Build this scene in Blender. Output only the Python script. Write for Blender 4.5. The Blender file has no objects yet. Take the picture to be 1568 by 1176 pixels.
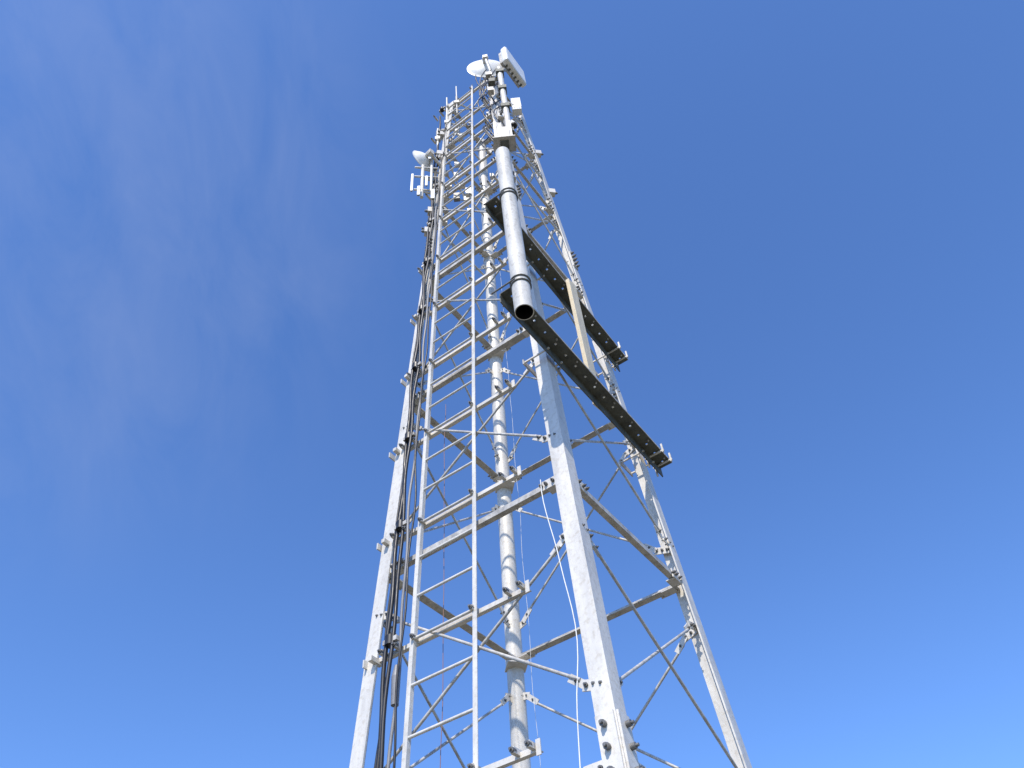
import bpy, bmesh, math, random
from mathutils import Vector as V, Matrix, noise
random.seed(4)
S=3.2; CAMZ=1.6
def m(x): return x/S
CX,CY,YAW,A0,HH=0.01167,1.41886,0.2299986,0.386343,6.3463
ANG={'F':0,'R':90,'B':180,'L':270}
def leg(k,h,off=0.0):
    t=YAW+math.radians(ANG[k]); s=A0*(1-h/HH)+off
    return V((CX+s*math.sin(t),CY-s*math.cos(t),h))
def fdir(k1,k2):
    return (leg(k2,1)-leg(k1,1)).normalized()
def fnorm(k1,k2):
    c=V((CX,CY,1)); return ((leg(k1,1)+leg(k2,1))/2-c).normalized()
def fpt(k1,k2,h,e,out=0):
    return (leg(k1,h)+leg(k2,h))/2+fdir(k1,k2)*e+fnorm(k1,k2)*out
Z=V((0,0,1))
# ---------------- materials
def mat(name,col,rough=.5,metal=0.0,var=.12,scale=9.0,streak=False,bump=.0,dirt=None,spec=.5,spots=0):
    M=bpy.data.materials.new(name);M.use_nodes=True;n=M.node_tree.nodes;l=M.node_tree.links
    b=n['Principled BSDF'];b.inputs['Roughness'].default_value=rough;b.inputs['Metallic'].default_value=metal
    b.inputs['Specular IOR Level'].default_value=spec
    tc=n.new('ShaderNodeTexCoord');mp=n.new('ShaderNodeMapping');l.new(tc.outputs['Object'],mp.inputs[0])
    if streak: mp.inputs['Scale'].default_value=(1,1,.25)
    nz=n.new('ShaderNodeTexNoise');nz.inputs['Scale'].default_value=scale;nz.inputs['Detail'].default_value=6;nz.inputs['Roughness'].default_value=.65
    l.new(mp.outputs[0],nz.inputs['Vector'])
    cr=n.new('ShaderNodeValToRGB');e=cr.color_ramp.elements
    e[0].position=.32;e[1].position=.62
    lo=dirt if dirt else [c*(1-var) for c in col]
    e[0].color=(*lo,1);e[1].color=(*[min(1,c*(1+var*.5)) for c in col],1)
    l.new(nz.outputs['Fac'],cr.inputs[0]);out=cr.outputs[0]
    rr=n.new('ShaderNodeMapRange');rr.inputs[1].default_value=.3;rr.inputs[2].default_value=.7;rr.inputs[3].default_value=max(.05,rough-.12);rr.inputs[4].default_value=min(1,rough+.12)
    l.new(nz.outputs['Fac'],rr.inputs[0]);l.new(rr.outputs[0],b.inputs['Roughness'])
    if spots:
        n3=n.new('ShaderNodeTexNoise');n3.inputs['Scale'].default_value=38;n3.inputs['Detail'].default_value=3;l.new(tc.outputs['Object'],n3.inputs['Vector'])
        c3=n.new('ShaderNodeValToRGB');c3.color_ramp.elements[0].position=.30;c3.color_ramp.elements[1].position=.5
        g=1-spots;c3.color_ramp.elements[0].color=(g,g*.97,g*.92,1);c3.color_ramp.elements[1].color=(1,1,1,1)
        mm=n.new('ShaderNodeMix');mm.data_type='RGBA';mm.blend_type='MULTIPLY';mm.inputs[0].default_value=1
        l.new(n3.outputs['Fac'],c3.inputs[0]);l.new(out,mm.inputs[6]);l.new(c3.outputs[0],mm.inputs[7]);out=mm.outputs[2]
    l.new(out,b.inputs['Base Color'])
    if bump:
        n2=n.new('ShaderNodeTexNoise');n2.inputs['Scale'].default_value=scale*5;l.new(tc.outputs['Object'],n2.inputs['Vector'])
        bp=n.new('ShaderNodeBump');bp.inputs['Strength'].default_value=bump;bp.inputs['Distance'].default_value=.01
        l.new(n2.outputs['Fac'],bp.inputs['Height']);l.new(bp.outputs[0],b.inputs['Normal'])
    return M
GALV=mat('galvanised_steel',(.65,.62,.565),.48,.1,.18,6,True,.1,spots=.14)
GALV2=mat('galvanised_steel_pipe',(.60,.585,.55),.55,.0,.25,14,True,.1,spec=.3,spots=.18)
DULL=mat('weathered_steel',(.48,.46,.425),.52,.12,.3,12,False,.1,spots=.22)
DARK=mat('dark_steel',(.115,.118,.10),.6,.3,.45,10,False,.3)  # dark steel tone shared by beams, slots and small brackets
BOLT=mat('bolt_steel',(.2,.195,.185),.5,.5,.3,30)
BLACK=mat('black_jacket_and_bore_shade',(.018,.018,.02),.45,0,.3,20)
GREYC=mat('grey_cable_jacket',(.22,.22,.23),.5,0,.2,20)
WHITE=mat('white_radome',(.82,.81,.78),.4,0,.05,6)
WHITEC=mat('white_wire',(.75,.75,.73),.5,0,.1,20)
WOOD=mat('pine_wood',(.78,.66,.47),.7,0,.15,16,True,.2)
RED=mat('brown_wire',(.25,.12,.08),.5,0,.2,20)
# ---------------- mesh builder
class B:
    def __init__(s): s.bm=bmesh.new()
    def prism(s,p0,p1,poly,a,b,mi=0):
        p0=V(p0);p1=V(p1);n=len(poly)
        r0=[s.bm.verts.new(p0+a*x+b*y) for x,y in poly];r1=[s.bm.verts.new(p1+a*x+b*y) for x,y in poly]
        fs=[]
        for i in range(n):
            j=(i+1)%n;fs.append(s.bm.faces.new((r0[i],r0[j],r1[j],r1[i])))
        fs.append(s.bm.faces.new(r0[::-1]));fs.append(s.bm.faces.new(r1))
        for f in fs:f.material_index=mi
    def box(s,p0,p1,w,t,side,mi=0):
        """bar from p0 to p1, w wide along side, t thick"""
        p0=V(p0);p1=V(p1);d=(p1-p0).normalized();a=(side-d*side.dot(d)).normalized();b=d.cross(a)
        s.prism(p0,p1,[(-w/2,-t/2),(w/2,-t/2),(w/2,t/2),(-w/2,t/2)],a,b,mi)
    def angle(s,p0,p1,a,b,wa,wb,t,mi=0):
        s.prism(p0,p1,[(0,0),(wa,0),(wa,t),(t,t),(t,wb),(0,wb)],a,b,mi)
    def tube(s,p0,p1,r,n=12,mi=0,r2=None,hollow=None):
        p0=V(p0);p1=V(p1);d=(p1-p0).normalized();a=d.orthogonal().normalized();b=d.cross(a)
        r2=r if r2 is None else r2
        c=[(math.cos(2*math.pi*i/n),math.sin(2*math.pi*i/n)) for i in range(n)]
        A=[s.bm.verts.new(p0+(a*x+b*y)*r) for x,y in c];Bv=[s.bm.verts.new(p1+(a*x+b*y)*r2) for x,y in c]
        for i in range(n):
            j=(i+1)%n;f=s.bm.faces.new((A[i],A[j],Bv[j],Bv[i]));f.smooth=True;f.material_index=mi
        if hollow:
            dp=d*hollow[1];C=[s.bm.verts.new(p0+(a*x+b*y)*hollow[0]) for x,y in c];D=[s.bm.verts.new(p0+dp+(a*x+b*y)*hollow[0]) for x,y in c]
            for i in range(n):
                j=(i+1)%n
                s.bm.faces.new((A[j],A[i],C[i],C[j])).material_index=mi
                f=s.bm.faces.new((C[j],C[i],D[i],D[j]));f.smooth=True;f.material_index=hollow[2]
            f=s.bm.faces.new(D);f.material_index=hollow[2]
        else: s.bm.faces.new(A[::-1]).material_index=mi
        s.bm.faces.new(Bv).material_index=mi
    def path(s,pts,r,n=7,mi=0):
        pts=[V(p) for p in pts];prev=None;a=None
        for i,p in enumerate(pts):
            d=(pts[min(i+1,len(pts)-1)]-pts[max(i-1,0)]).normalized()
            a=d.orthogonal().normalized() if a is None else (a-d*a.dot(d)).normalized()
            b=d.cross(a)
            ring=[s.bm.verts.new(p+(a*math.cos(2*math.pi*k/n)+b*math.sin(2*math.pi*k/n))*r) for k in range(n)]
            if prev:
                for k in range(n):
                    j=(k+1)%n;f=s.bm.faces.new((prev[k],prev[j],ring[j],ring[k]));f.smooth=True;f.material_index=mi
            else: s.bm.faces.new(ring[::-1]).material_index=mi
            prev=ring
        s.bm.faces.new(prev).material_index=mi
    def bolt(s,p,d,r=m(.013),l=m(.03),mi=1):
        s.tube(p-d*l/2,p+d*l/2,r,6,mi); s.tube(p-d*l*.9,p+d*l*.9,r*.5,6,mi)
    def ring(s,c,d,R,r,mi=0,n=20):
        a=d.orthogonal().normalized();b=d.cross(a)
        s.path([V(c)+(a*math.cos(2*math.pi*k/n)+b*math.sin(2*math.pi*k/n))*R for k in range(n+1)],r,6,mi)
    def obj(s,name,mats,parent=None,bev=0):
        bmesh.ops.recalc_face_normals(s.bm,faces=s.bm.faces)
        for e in s.bm.edges:
            if len(e.link_faces)==2 and e.calc_face_angle(0)>1.15: e.smooth=False
        for v in s.bm.verts: v.co=v.co*S+V((0,0,CAMZ))
        me=bpy.data.meshes.new(name);s.bm.to_mesh(me);s.bm.free()
        for M in mats: me.materials.append(M)
        o=bpy.data.objects.new(name,me);bpy.context.collection.objects.link(o)
        if parent:o.parent=parent
        if bev:
            md=o.modifiers.new('b','BEVEL');md.width=bev;md.segments=2;md.limit_method='ANGLE'
        return o
def empty(name):
    o=bpy.data.objects.new(name,None);bpy.context.collection.objects.link(o);return o
TOP=3.66; BOT=-0.5
tower=empty('lattice_tower')
# legs
nb={'F':('L','R'),'R':('F','B'),'B':('R','L'),'L':('B','F')}
for k in 'FRL':
    b=B()
    dA=fdir(k,nb[k][0]);dB=fdir(k,nb[k][1])
    w=m(.105 if k=='F' else .1);off=m(.045)
    b.angle(leg(k,BOT,off),leg(k,TOP,off),dA,dB,w,w,m(.011))
    # leg splices with bolts
    for hs,ln in ((.46,.065),(2.33,.045),):
        for d,o_ in ((dA,dB),(dB,dA)):
            nrm=-(o_-d*o_.dot(d)).normalized()
            up=(leg(k,hs+.1)-leg(k,hs)).normalized()
            c=leg(k,hs,off)+d*w*.52+nrm*m(.006)
            b.box(c-up*ln,c+up*ln,w*.9,m(.011),d)
            for q in range(4):
                for e in (-.22,.22) if k!='F' else (0.05,):
                    b.bolt(c+up*ln*(-.75+.5*q)+d*w*e+nrm*m(.012),nrm,m(.016),m(.036))
    b.obj('leg_'+k.lower(),[GALV,BOLT],tower)
b=B();b.tube(leg('B',BOT),leg('B',TOP),m(.066),20)
LV=[-.1,.45,1.0,1.54,2.106,2.67,3.15,3.62]
for h in LV[1:]:
    b.tube(leg('B',h-.012),leg('B',h+.012),m(.072),20)
b.obj('leg_b',[GALV,BOLT],tower)
# base plates / footing
b=B()
for k in 'FRBL':
    p=leg(k,BOT);b.box(p,p+Z*m(.03),m(.4),m(.4),V((1,0,0)))
b.obj('base_plates',[GALV],tower)
# faces
FC=[('F','L'),('L','B'),('B','R'),('R','F')]
hz=B();rd=B();gs=B()
for a_,c_ in FC:
    d=fdir(a_,c_);n=fnorm(a_,c_)
    near='F' in (a_,c_)
    for h in LV:
        p0=leg(a_,h)+d*m(.03)+n*m(.01);p1=leg(c_,h)-d*m(.03)+n*m(.01)
        wv=m(.062) if h<2.5 else m(.045)
        if near: wv*=.68
        hz.angle(p0,p1,Z,-n,wv*.9,wv,m(.006),0)
        for kk,sg,pp in ((a_,1,p0),(c_,-1,p1)):
            g0=pp+n*m(.006)+Z*wv*.4
            gs.box(g0+d*sg*m(.01),g0+d*sg*m(.15),m(.07),m(.009),Z)
            for q in (.06,.11,.145): gs.bolt(g0+d*sg*m(q)+n*m(.008),n,m(.012),m(.026))
            # bent tab under the member
            gs.box(pp+d*sg*m(.02)-n*m(.03)-Z*m(.006),pp+d*sg*m(.12)-n*m(.03)-Z*m(.006),m(.07),m(.006),n)
    for i in range(len(LV)-1):
        h0,h1=LV[i],LV[i+1]
        off=.105 if h1<2.5 else .075
        for (k0,k1,sg,o_) in ((a_,c_,1,.012),(c_,a_,-1,-.012)):
            of0=.125 if k0=='F' and h1<2.5 else off; of1=.125 if k1=='F' and h1<2.5 else off
            if k0=='B':of0=off*.85
            if k1=='B':of1=off*.85
            q0=leg(k0,h0+of0)+d*sg*m(.05)+n*m(o_);q1=leg(k1,h1-of1)-d*sg*m(.05)+n*m(o_)
            dd=(q1-q0).normalized()
            rd.tube(q0+dd*m(.10),q1-dd*m(.10),m(.0095),8)
            for q,s2 in ((q0,1),(q1,-1)):
                hd=(d*sg*s2*.55+dd*s2*.45).normalized()
                gs.box(q-hd*m(.06)+n*m(.004),q+hd*m(.07)+n*m(.004),m(.055),m(.008),dd.cross(n))
                gs.box(q+hd*m(.05)-n*m(.005),q+hd*m(.02)+dd*s2*m(.15)-n*m(.005),m(.042),m(.008),dd.cross(n))
                for z_ in (-.035,.005,.05): gs.bolt(q+hd*m(z_)+n*m(.006),n,m(.012),m(.028))
                gs.bolt(q+hd*m(.03)+dd*s2*m(.09),n,m(.011),m(.024))
hz.obj('horizontal_angles',[DULL],tower);rd.obj('bracing_rods',[DULL],tower);gs.obj('gusset_plates',[GALV,BOLT],tower)
b=B()
for h in (2.106,1.0,1.54):
    p=leg('B',h-.02);r=(V((CX,CY,h-.02))-p).normalized()
    b.box(p-r*m(.02),p+r*m(.14),m(.16),m(.01),r.cross(Z))
b.obj('corner_plates',[GALV],tower)
# ---------------- access ladder on F-L face
lad=empty('access_ladder')
E=lambda h,e,o=0:fpt('L','F',h,e,o)
dL=fdir('L','F');nL=fnorm('L','F')
rl=B()
for e,sg in ((-.122,1),(.014,-1)):
    rl.angle(E(-.45,e,m(.05)),E(3.66,e,m(.05)),dL*-sg,-nL,m(.03),m(.03),m(.005))
rl.obj('rails',[GALV],lad)
b=B();h=.8-.0933*13
while h<3.64:
    b.tube(E(h,-.122,m(.04)),E(h,.014,m(.04)),m(.0095),8); h+=.0933
b.obj('rungs',[GALV],lad)
b=B();h=-.04
bars=[-.04+.2805*i for i in range(14)]
for h in bars:
    hw=A0*(1-h/HH)*.7071
    p0=E(h-.008,-min(.229,hw+.01),m(.015));p1=E(h-.008,.128 if h<2.6 else .1,m(.015))
    b.angle(p0,p1,Z,-nL,m(.028),m(.03),m(.005))
    for e in (-.122,.014,.118,.09,-.165,-.2):
        q=E(h,e,m(.03))
        b.box(q-nL*m(.05),q+nL*m(.035),m(.022),m(.03),dL)
        b.bolt(q+nL*m(.03),nL,m(.014),m(.03))
    b.box(p1-Z*m(.025)+nL*m(.01),p1+Z*m(.05)+nL*m(.01),m(.026),m(.006),dL)
    b.box(p0-nL*m(.05)-dL*m(.04),p0+nL*m(.05)-dL*m(.04),m(.05),m(.01),Z)
    b.box(p0-nL*m(.03)+dL*m(.03),p0+nL*m(.07)+dL*m(.03),m(.03),m(.03),Z)
b.obj('support_bars',[GALV,BOLT],lad)
# ---------------- cables
cab=empty('coaxial_cable_run')
b=B()
for e,o,r,mi,h1,ph in ((-.184,.06,.0140,0,3.55,0),(-.170,.07,.0125,0,3.0,2),(-.157,.05,.010,1,2.9,4),(-.147,.06,.007,0,3.4,1),(-.192,.045,.007,0,2.6,5)):
    pts=[];h=-.45
    while h<h1:
        w=m(.009)*math.sin(h*22.4+ph)+m(.012)*noise.noise(V((h*4,ph*3,0)))
        sh=0 if h<1.3 else (h-1.3)*.010
        pts.append(E(h,e+sh+w,m(o+.010*math.sin(h*9+ph)))); h+=.03
    b.path(pts,m(r),8,mi)
for i,h in enumerate(bars[1:]):
    sh=0 if h<1.3 else (h-1.3)*.010
    p=E(h+.012,-.176+sh,m(.065)); b.tube(p-Z*m(.03),p+Z*m(.03),m(.034),12,0)
    b.box(p-dL*m(.05),p+dL*m(.06),m(.03),m(.03),Z,2)
p=E(.72,-.158,m(.05)); b.tube(p-Z*m(.12),p+Z*m(.05),m(.022),12,1,m(.026)); b.tube(p+Z*m(.05),p+Z*m(.12),m(.026),12,1,m(.012))
b.obj('cables',[BLACK,GREYC,DULL],cab)
b=B();pts=[];h=-.45
while h<1.5:
    pts.append(E(h,-.085+.01*math.sin(h*3)+.004*noise.noise(V((h*8,0,0))),-m(.05)));h+=.04
b.path(pts,m(.0022),6);b.obj('brown_wire',[RED],cab)
ww=B();pts=[];h=-.45
while h<1.05:
    p=leg('F',h,-m(.06));w=.012*math.sin(h*11)+.006*noise.noise(V((h*7,3,0)))
    pts.append(p+V((-.035-.012*(1-h)+w,0,0)));h+=.03
ww.path(pts,m(.0032),6)
pts=[];h=-.45
while h<2.6:
    pts.append(leg('B',h,-m(.15))+V((.03+.004*noise.noise(V((h*6,7,0))),0,0)));h+=.05
ww.path(pts,m(.0015),6)
ww.obj('white_wire',[WHITEC],cab)
# ---------------- steel beams on F-R side
dR=fdir('F','R');nR=fnorm('F','R')
def beam(name,z,p0,p1):
    b=B();p0=V((*p0,z));p1=V((*p1,z));d=(p1-p0).normalized();n=V((d.y,-d.x,0))
    L=(p1-p0).length;W=m(.11);t=m(.009)
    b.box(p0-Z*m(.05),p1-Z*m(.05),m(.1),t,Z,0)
    c0,c1,c2,c3=0+t/2,W*.42,W*.58,W
    b.prism(p0,p1,[(c0,-t/2),(c1,-t/2),(c1,t/2),(c0,t/2)],n,Z)
    b.prism(p0,p1,[(c2,-t/2),(c3,-t/2),(c3,t/2),(c2,t/2)],n,Z)
    N=17;hl=(c2-c1)
    xs=[0]
    for i in range(N):
        x=L*(i+.5)/N;xs+= [x-hl/2,x+hl/2]
    xs.append(L)
    for i in range(0,len(xs),2):
        if xs[i+1]>xs[i]: b.prism(p0+d*xs[i],p0+d*xs[i+1],[(c1,-t/2),(c2,-t/2),(c2,t/2),(c1,t/2)],n,Z)
    b.prism(p0,p1,[(W,-m(.008)),(W+m(.004),-m(.008)),(W+m(.004),m(.006)),(W,m(.006))],n,Z,1)  # lighter steel lip: the flange's lit edge put in as colour
    for i in range(N):
        if i%2==0: b.bolt(p0+d*(L*(i+.25)/N)+n*W*.8-Z*m(.006),Z,m(.008),m(.016),1)
    for x in (L-m(.06),L-m(.2)):
        q=p0+d*x
        b.box(q+n*(W+m(.03))-Z*m(.02),q-n*m(.04)-Z*m(.02),m(.012),m(.012),d,2)
        b.box(q+n*(W+m(.02))-Z*m(.04),q+n*(W+m(.02))+Z*m(.05),m(.014),m(.014),d,2)
        b.box(q-n*m(.02)-Z*m(.12),q-n*m(.02)+Z*m(.04),m(.014),m(.014),d,2)
    for k in 'FR':
        lp=leg(k,z);tt=(lp-p0).dot(d);q=p0+d*tt
        for s_ in (-1,1):
            b.box(q+d*s_*m(.085)+n*m(.02)-Z*m(.06),q+d*s_*m(.085)-n*m(.2)-Z*m(.06),m(.012),m(.012),d,2)
        b.box(q-n*m(.2)-d*m(.1)-Z*m(.06),q-n*m(.2)+d*m(.1)-Z*m(.06),m(.05),m(.01),Z,1)
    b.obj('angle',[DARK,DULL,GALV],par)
    return p0,d,n,L,W
par=empty('steel_beam');lo=beam('lo',1.40,(-.006,.943),(.366,1.543))
par=empty('steel_beam');hi=beam('hi',1.80,(-.020,.939),(.322,1.511))
b=B();par=empty('wooden_plank')
q0=lo[0]+lo[1]*lo[3]*.575-lo[2]*m(.022)-Z*m(.03);q1=hi[0]+hi[1]*hi[3]*.505+hi[2]*(hi[4]+m(.025))+Z*m(.03)
b.box(q0,q1,m(.12),m(.035),lo[1]);b.obj('board',[WOOD],par,.004)
# ---------------- big pipe
par=empty('galvanised_pipe');b=B()
PX=(.0400,.926)
P=lambda z:V((PX[0],PX[1],z))
b.tube(P(1.30),P(2.06),m(.064),32,0,None,(m(.058),m(.5),1))  # bore wall and plug coloured black to stand for shade inside the pipe
b.obj('pipe',[GALV2,BLACK],par)
b=B()
for z,be in ((1.40,lo),(1.80,hi)):
    for dz in (-.008,.008):
        b.ring(P(z+dz),Z,m(.070),m(.006),1)
    for s_ in (-1,1):
        q=P(z)+be[1]*s_*m(.066)
        b.tube(q,q-be[2]*m(.2),m(.007),8,1)
b.obj('u_bolts',[GALV,BOLT],par)
# ---------------- top mount on F leg
X=V((1,0,0));Y=V((0,1,0))
par=empty('antenna_mount');b=B()
f=leg('F',2.68)
b.box(f-X*.04+V((0,-.03,0)),f+X*.04+V((0,-.03,0)),.06,.005,Y,2)
b.box(f+V((0,-.02,.01)),f+V((0,-.02,.12)),.045,.05,X,2)
b.box(f+V((0,-.03,.012)),f+V((0,-.03,-.01)),.03,.03,X,1)
for sx in (-.028,.028): b.box(f+V((sx,-.03,.0)),f+V((sx,-.03,.2)),.01,.01,X,0)
PO=V((.088,1.205,0))
b.tube(PO+Z*2.78,PO+Z*3.56,m(.04),16,0)
for z in (2.85,3.1,3.3,3.5):
    b.tube(PO+Z*z,leg('F',z),m(.025),10,0);b.box(PO+Z*(z-.015),PO+Z*(z+.015),m(.11),m(.11),X,1)
for z in (3.22,3.32,3.42,3.48):
    q=PO+V((random.uniform(-.06,-.02),random.uniform(-.03,.03),z));b.box(q,q+Z*.035,.025,.022,X,random.choice((1,2)))
b.obj('pole_and_brackets',[GALV,DARK,DULL],par)
b=B()
for i in range(10):
    pts=[];x0=random.uniform(-.06,.01);ph=random.random()*6
    for j in range(24):
        z=2.75+j*.035;pts.append(V((.06+x0+.022*math.sin(j*.6+ph),1.22+.02*math.cos(j*.45+ph),z)))
    b.path(pts,m(.008),6)
b.obj('jumper_cables',[BLACK],par)
par=empty('surveillance_camera');b=B()
q=V((.11,1.21,2.93));b.tube(q,q+V((-.01,.03,.10)),m(.045),16,0);b.tube(q-V((0,0,.004)),q+Z*.002,m(.038),16,1);b.box(q+V((0,.02,.06)),V((PO.x,PO.y,3.0)),m(.03),m(.03),Z,0)
b.obj('housing',[WHITE,BLACK],par)
par=empty('radio_unit');b=B()
q=V((.135,1.235,3.12));b.box(q,q+Z*.12,m(.12),m(.09),X,0)
for i in range(5): b.box(q+V((-.018+.009*i,-.016,.01)),q+V((-.018+.009*i,-.016,.11)),m(.008),m(.02),X,0)
b.box(q+V((0,0,.05)),V((PO.x,PO.y,3.17)),m(.04),m(.04),Z,1);b.obj('housing',[WHITE,DULL],par,.01)
# panel antenna
par=empty('panel_antenna');b=B()
c=V((.158,1.252,3.70));w=.078;hh=.09
b.box(c-dR*w,c+dR*w,hh*1.9,m(.1),Z,0);b.obj('radome',[WHITE],par,.03)
b=B()
b.box(c-dR*w*.9-nR*m(.07),c+dR*w*.9-nR*m(.07),hh*1.5,m(.05),Z,0)
for i in range(6): b.box(c+dR*w*(-.7+.28*i)-Z*(hh*.95+.002)-nR*m(.03),c+dR*w*(-.6+.28*i)-Z*(hh*.95+.002)-nR*m(.03),m(.04),m(.012),nR,1)
b.tube(c-nR*m(.05),V((PO.x,PO.y,3.54)),m(.03),10,0);b.obj('back_frame',[DULL,DARK],par)
def dish(c,ax,R,dep,arm):
    par=empty('dish_antenna');b=B();ax=ax.normalized();a=ax.orthogonal().normalized();bb=ax.cross(a);n=36;prev=None
    prof=[(.02,0)]+[(r,dep*r*r) for r in (.2,.4,.6,.75,.88,1.0)]+[(1.03,dep*1.0),(1.03,dep*1.1),(.98,dep*1.14),(.6,dep*1.22),(.02,dep*1.28)]
    for r,z in prof:
        ring=[b.bm.verts.new(c+ax*(z-dep)*R+(a*math.cos(2*math.pi*k/n)+bb*math.sin(2*math.pi*k/n))*r*R) for k in range(n)]
        if prev:
            for k in range(n):
                f=b.bm.faces.new((prev[k],prev[(k+1)%n],ring[(k+1)%n],ring[k]));f.smooth=True
        else:b.bm.faces.new(ring)
        prev=ring
    b.bm.faces.new(prev);b.obj('reflector',[WHITE],par)
    b=B();q=c-ax*(dep+.1)*R
    b.tube(q+ax*.1*R,q-ax*m(.05),m(.045),14);b.tube(q-ax*m(.04),arm,m(.022),10)
    b.box(q-Z*m(.05)-ax*m(.05),q+Z*m(.04)-ax*m(.05),m(.07),m(.05),a)
    b.obj('mount',[GALV],par)
dish(V((.030,1.250,3.72)),V((-.05,1,.12)),.085,.32,V((.055,1.225,3.52)))
dish(V((-.262,1.345,3.0)),V((-.75,.65,0)),.052,.5,leg('L',2.97))
# left cluster
par=empty('sector_antenna_cluster');b=B()
c=V((-.262,1.343,2.78))
b.tube(c-Z*.1,c+Z*.17,m(.022),10,1);b.tube(c+V((.035,0,-.06)),c+V((.035,0,.3)),m(.018),10,1)
for z in (-.05,.06,.14):
    b.tube(c+Z*z,leg('L',2.78+z),m(.015),8,1);b.tube(c+V((-.03,-.01,z)),c+V((.06,.01,z+.01)),m(.014),8,1)
for dx,z0,z1,w in ((-.035,-.08,.06,.03),(-.008,-.12,-.05,.038),(.02,-.05,.03,.03),(.045,-.16,-.09,.045),(.03,.18,.25,.035)):
    q=c+V((dx,-.02,0));b.box(q+Z*z0,q+Z*z1,m(w),m(w*.6),X,0)
    b.box(q+Z*(z0-.004),q+Z*z0,m(w*.6),m(w*.4),X,2)
b.obj('panels_and_frame',[WHITE,GALV,DARK],par,.004)
# whips
for (p,z0,z1,r) in ((leg('L',3.5)+V((-.01,-.01,0)),3.3,3.72,.013),(E(3.7,-.07,.02),3.45,3.78,.010),(leg('L',3.3)+V((-.04,0,0)),3.15,3.38,.015)):
    par=empty('whip_antenna');b=B();b.tube(V((p.x,p.y,z0)),V((p.x,p.y,z1)),m(r),10,0)
    b.tube(V((p.x,p.y,z0+.1)),V((p.x,p.y,z0+.2)),m(r*1.8),10,1)
    q=V((p.x,p.y,z0+.12));cc=V((CX,CY,q.z));b.tube(q,q+(cc-q)*.45,m(.012),8,0)
    b.box(q-Z*m(.04),q+Z*m(.04),m(.07),m(.06),X,1);b.obj('mast',[GALV,DULL],par)
b=B()
for k,hs in (('R',(3.22,2.86)),('L',(3.3,3.1,2.6,2.45)),('F',(3.0,2.4)),('B',(2.9,3.3))):
    for h in hs:
        out=(leg(k,h)-V((CX,CY,h))).normalized();q=leg(k,h)+out*m(.06)
        b.box(q-Z*m(.05),q+Z*m(.05),m(.08),m(.07),out,0);b.bolt(q+out*m(.05),out,m(.018),m(.03))
for h in (2.5,2.95,3.42):
    b.tube(leg('L',h),leg('B',h+.03),m(.014),8,0); b.tube(leg('F',h),leg('R',h+.02),m(.012),8,0)
for i in range(20):
    h=random.uniform(2.4,3.5);q=E(h,random.uniform(-.15,.05),-random.uniform(0,.1))
    b.box(q,q+Z*random.uniform(.02,.05),m(random.uniform(.04,.08)),m(.05),X,random.choice((0,0,1)))
b.obj('upper_brackets',[GALV,BOLT],tower)
# ---------------- ground
me=bpy.data.meshes.new('ground');bm=bmesh.new();bmesh.ops.create_grid(bm,x_segments=60,y_segments=60,size=1500);bm.to_mesh(me);bm.free()
me.materials.append(mat('dry_grass_gravel',(.16,.14,.09),.95,0,.4,1.2,False,.5));g=bpy.data.objects.new('ground',me);bpy.context.collection.objects.link(g)
par=empty('concrete_footing');CON=mat('concrete',(.38,.37,.35),.9,0,.2,5,False,.3)
b=B()
for k in 'FRBL':
    p=leg(k,BOT);b.box(V((p.x,p.y,-.52)),V((p.x,p.y,BOT-.001)),m(.7),m(.7),X)
b.obj('pads',[CON],par,.02)
# ---------------- sun + world
SE=math.radians(48);sx,sy=-.24,-.97
n_=math.hypot(sx,sy);sd=V((sx/n_*math.cos(SE),sy/n_*math.cos(SE),math.sin(SE)))
L=bpy.data.lights.new('sun','SUN');L.energy=5.0;L.angle=math.radians(.5);L.color=(1,.92,.80)
lo_=bpy.data.objects.new('sun',L);bpy.context.collection.objects.link(lo_);lo_.rotation_euler=sd.to_track_quat('Z','Y').to_euler()
w=bpy.data.worlds.new('World');bpy.context.scene.world=w;w.use_nodes=True;n=w.node_tree.nodes;l=w.node_tree.links
bg=n['Background'];bg.inputs[1].default_value=.15
sky=n.new('ShaderNodeTexSky');sky.sky_type='NISHITA';sky.sun_disc=False;sky.sun_elevation=SE;sky.sun_rotation=math.atan2(sx,sy)
sky.air_density=1.0;sky.dust_density=.6;sky.ozone_density=1.6
tint=n.new('ShaderNodeMix');tint.data_type='RGBA';tint.blend_type='MULTIPLY';tint.inputs[0].default_value=1;tint.inputs[7].default_value=(.80,1.13,1.66,1);tint.clamp_result=False
l.new(sky.outputs[0],tint.inputs[6])
tc=n.new('ShaderNodeTexCoord')
dp=n.new('ShaderNodeVectorMath');dp.operation='DOT_PRODUCT';cd=V((-.50,.36,.84)).normalized();dp.inputs[1].default_value=cd
l.new(tc.outputs['Generated'],dp.inputs[0])
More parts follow.
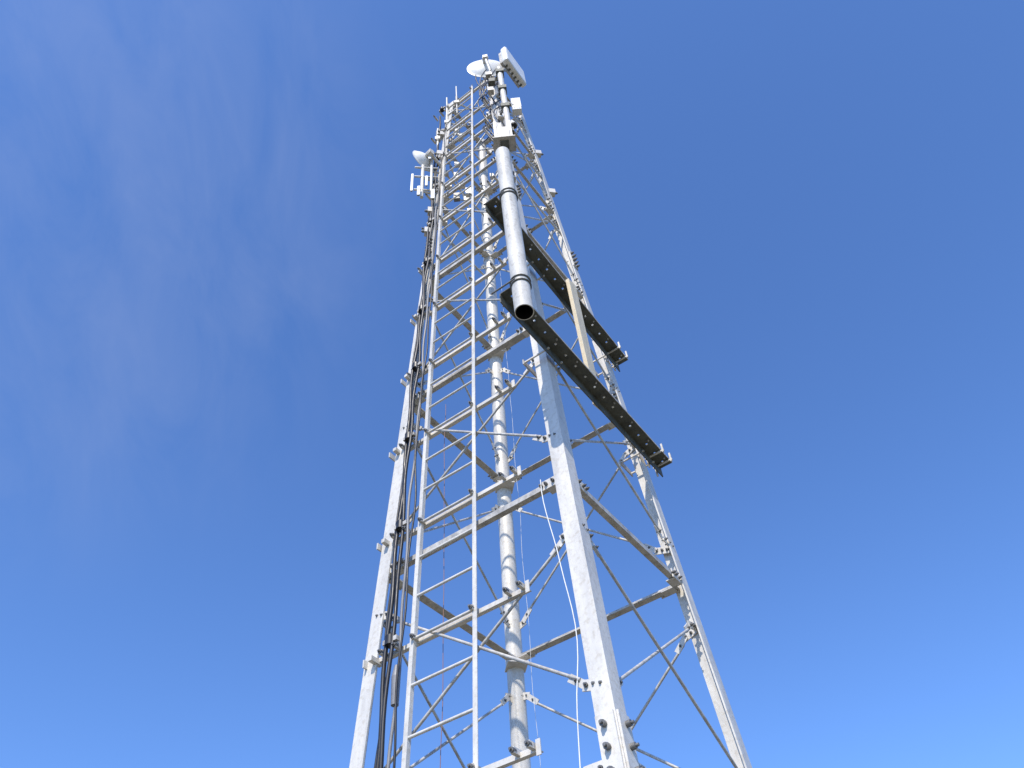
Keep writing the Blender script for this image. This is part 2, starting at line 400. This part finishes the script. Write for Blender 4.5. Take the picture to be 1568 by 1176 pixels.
mr=n.new('ShaderNodeMapRange');mr.interpolation_type='SMOOTHERSTEP';mr.inputs[1].default_value=.88;mr.inputs[2].default_value=1.0;l.new(dp.outputs['Value'],mr.inputs[0])
mp=n.new('ShaderNodeMapping');mp.inputs['Scale'].default_value=(3.6,1.6,1.4);mp.inputs['Rotation'].default_value=(.3,.2,.9);l.new(tc.outputs['Generated'],mp.inputs[0])
nz=n.new('ShaderNodeTexNoise');nz.inputs['Scale'].default_value=3.4;nz.inputs['Detail'].default_value=9;nz.inputs['Roughness'].default_value=.6;nz.inputs['Distortion'].default_value=.5;l.new(mp.outputs[0],nz.inputs['Vector'])
m2=n.new('ShaderNodeMapRange');m2.inputs[1].default_value=.32;m2.inputs[2].default_value=.78;l.new(nz.outputs['Fac'],m2.inputs[0])
mu=n.new('ShaderNodeMath');mu.operation='MULTIPLY';l.new(mr.outputs[0],mu.inputs[0]);l.new(m2.outputs[0],mu.inputs[1])
mu2=n.new('ShaderNodeMath');mu2.operation='MULTIPLY';mu2.inputs[1].default_value=.13;l.new(mu.outputs[0],mu2.inputs[0])
mx=n.new('ShaderNodeMix');mx.data_type='RGBA';l.new(mu2.outputs[0],mx.inputs[0]);l.new(tint.outputs[2],mx.inputs[6]);mx.inputs[7].default_value=(4.2,4.5,5.6,1)
l.new(mx.outputs[2],bg.inputs[0])
# ---------------- camera
th,ro=0.8626588,-0.1035538
fw=V((0,math.cos(th),math.sin(th)));u=V((0,-math.sin(th),math.cos(th)));r=V((1,0,0))
r2=r*math.cos(ro)+u*math.sin(ro);u2=u*math.cos(ro)-r*math.sin(ro)
cam=bpy.data.cameras.new('camera');cam.lens=36*1201.2/1568;cam.sensor_width=36;cam.clip_end=5000
co=bpy.data.objects.new('camera',cam);bpy.context.collection.objects.link(co)
co.matrix_world=Matrix(((r2.x,u2.x,-fw.x,0),(r2.y,u2.y,-fw.y,0),(r2.z,u2.z,-fw.z,CAMZ),(0,0,0,1)))
sc=bpy.context.scene;sc.camera=co
sc.view_settings.view_transform='Standard';sc.view_settings.look='None';sc.view_settings.exposure=0
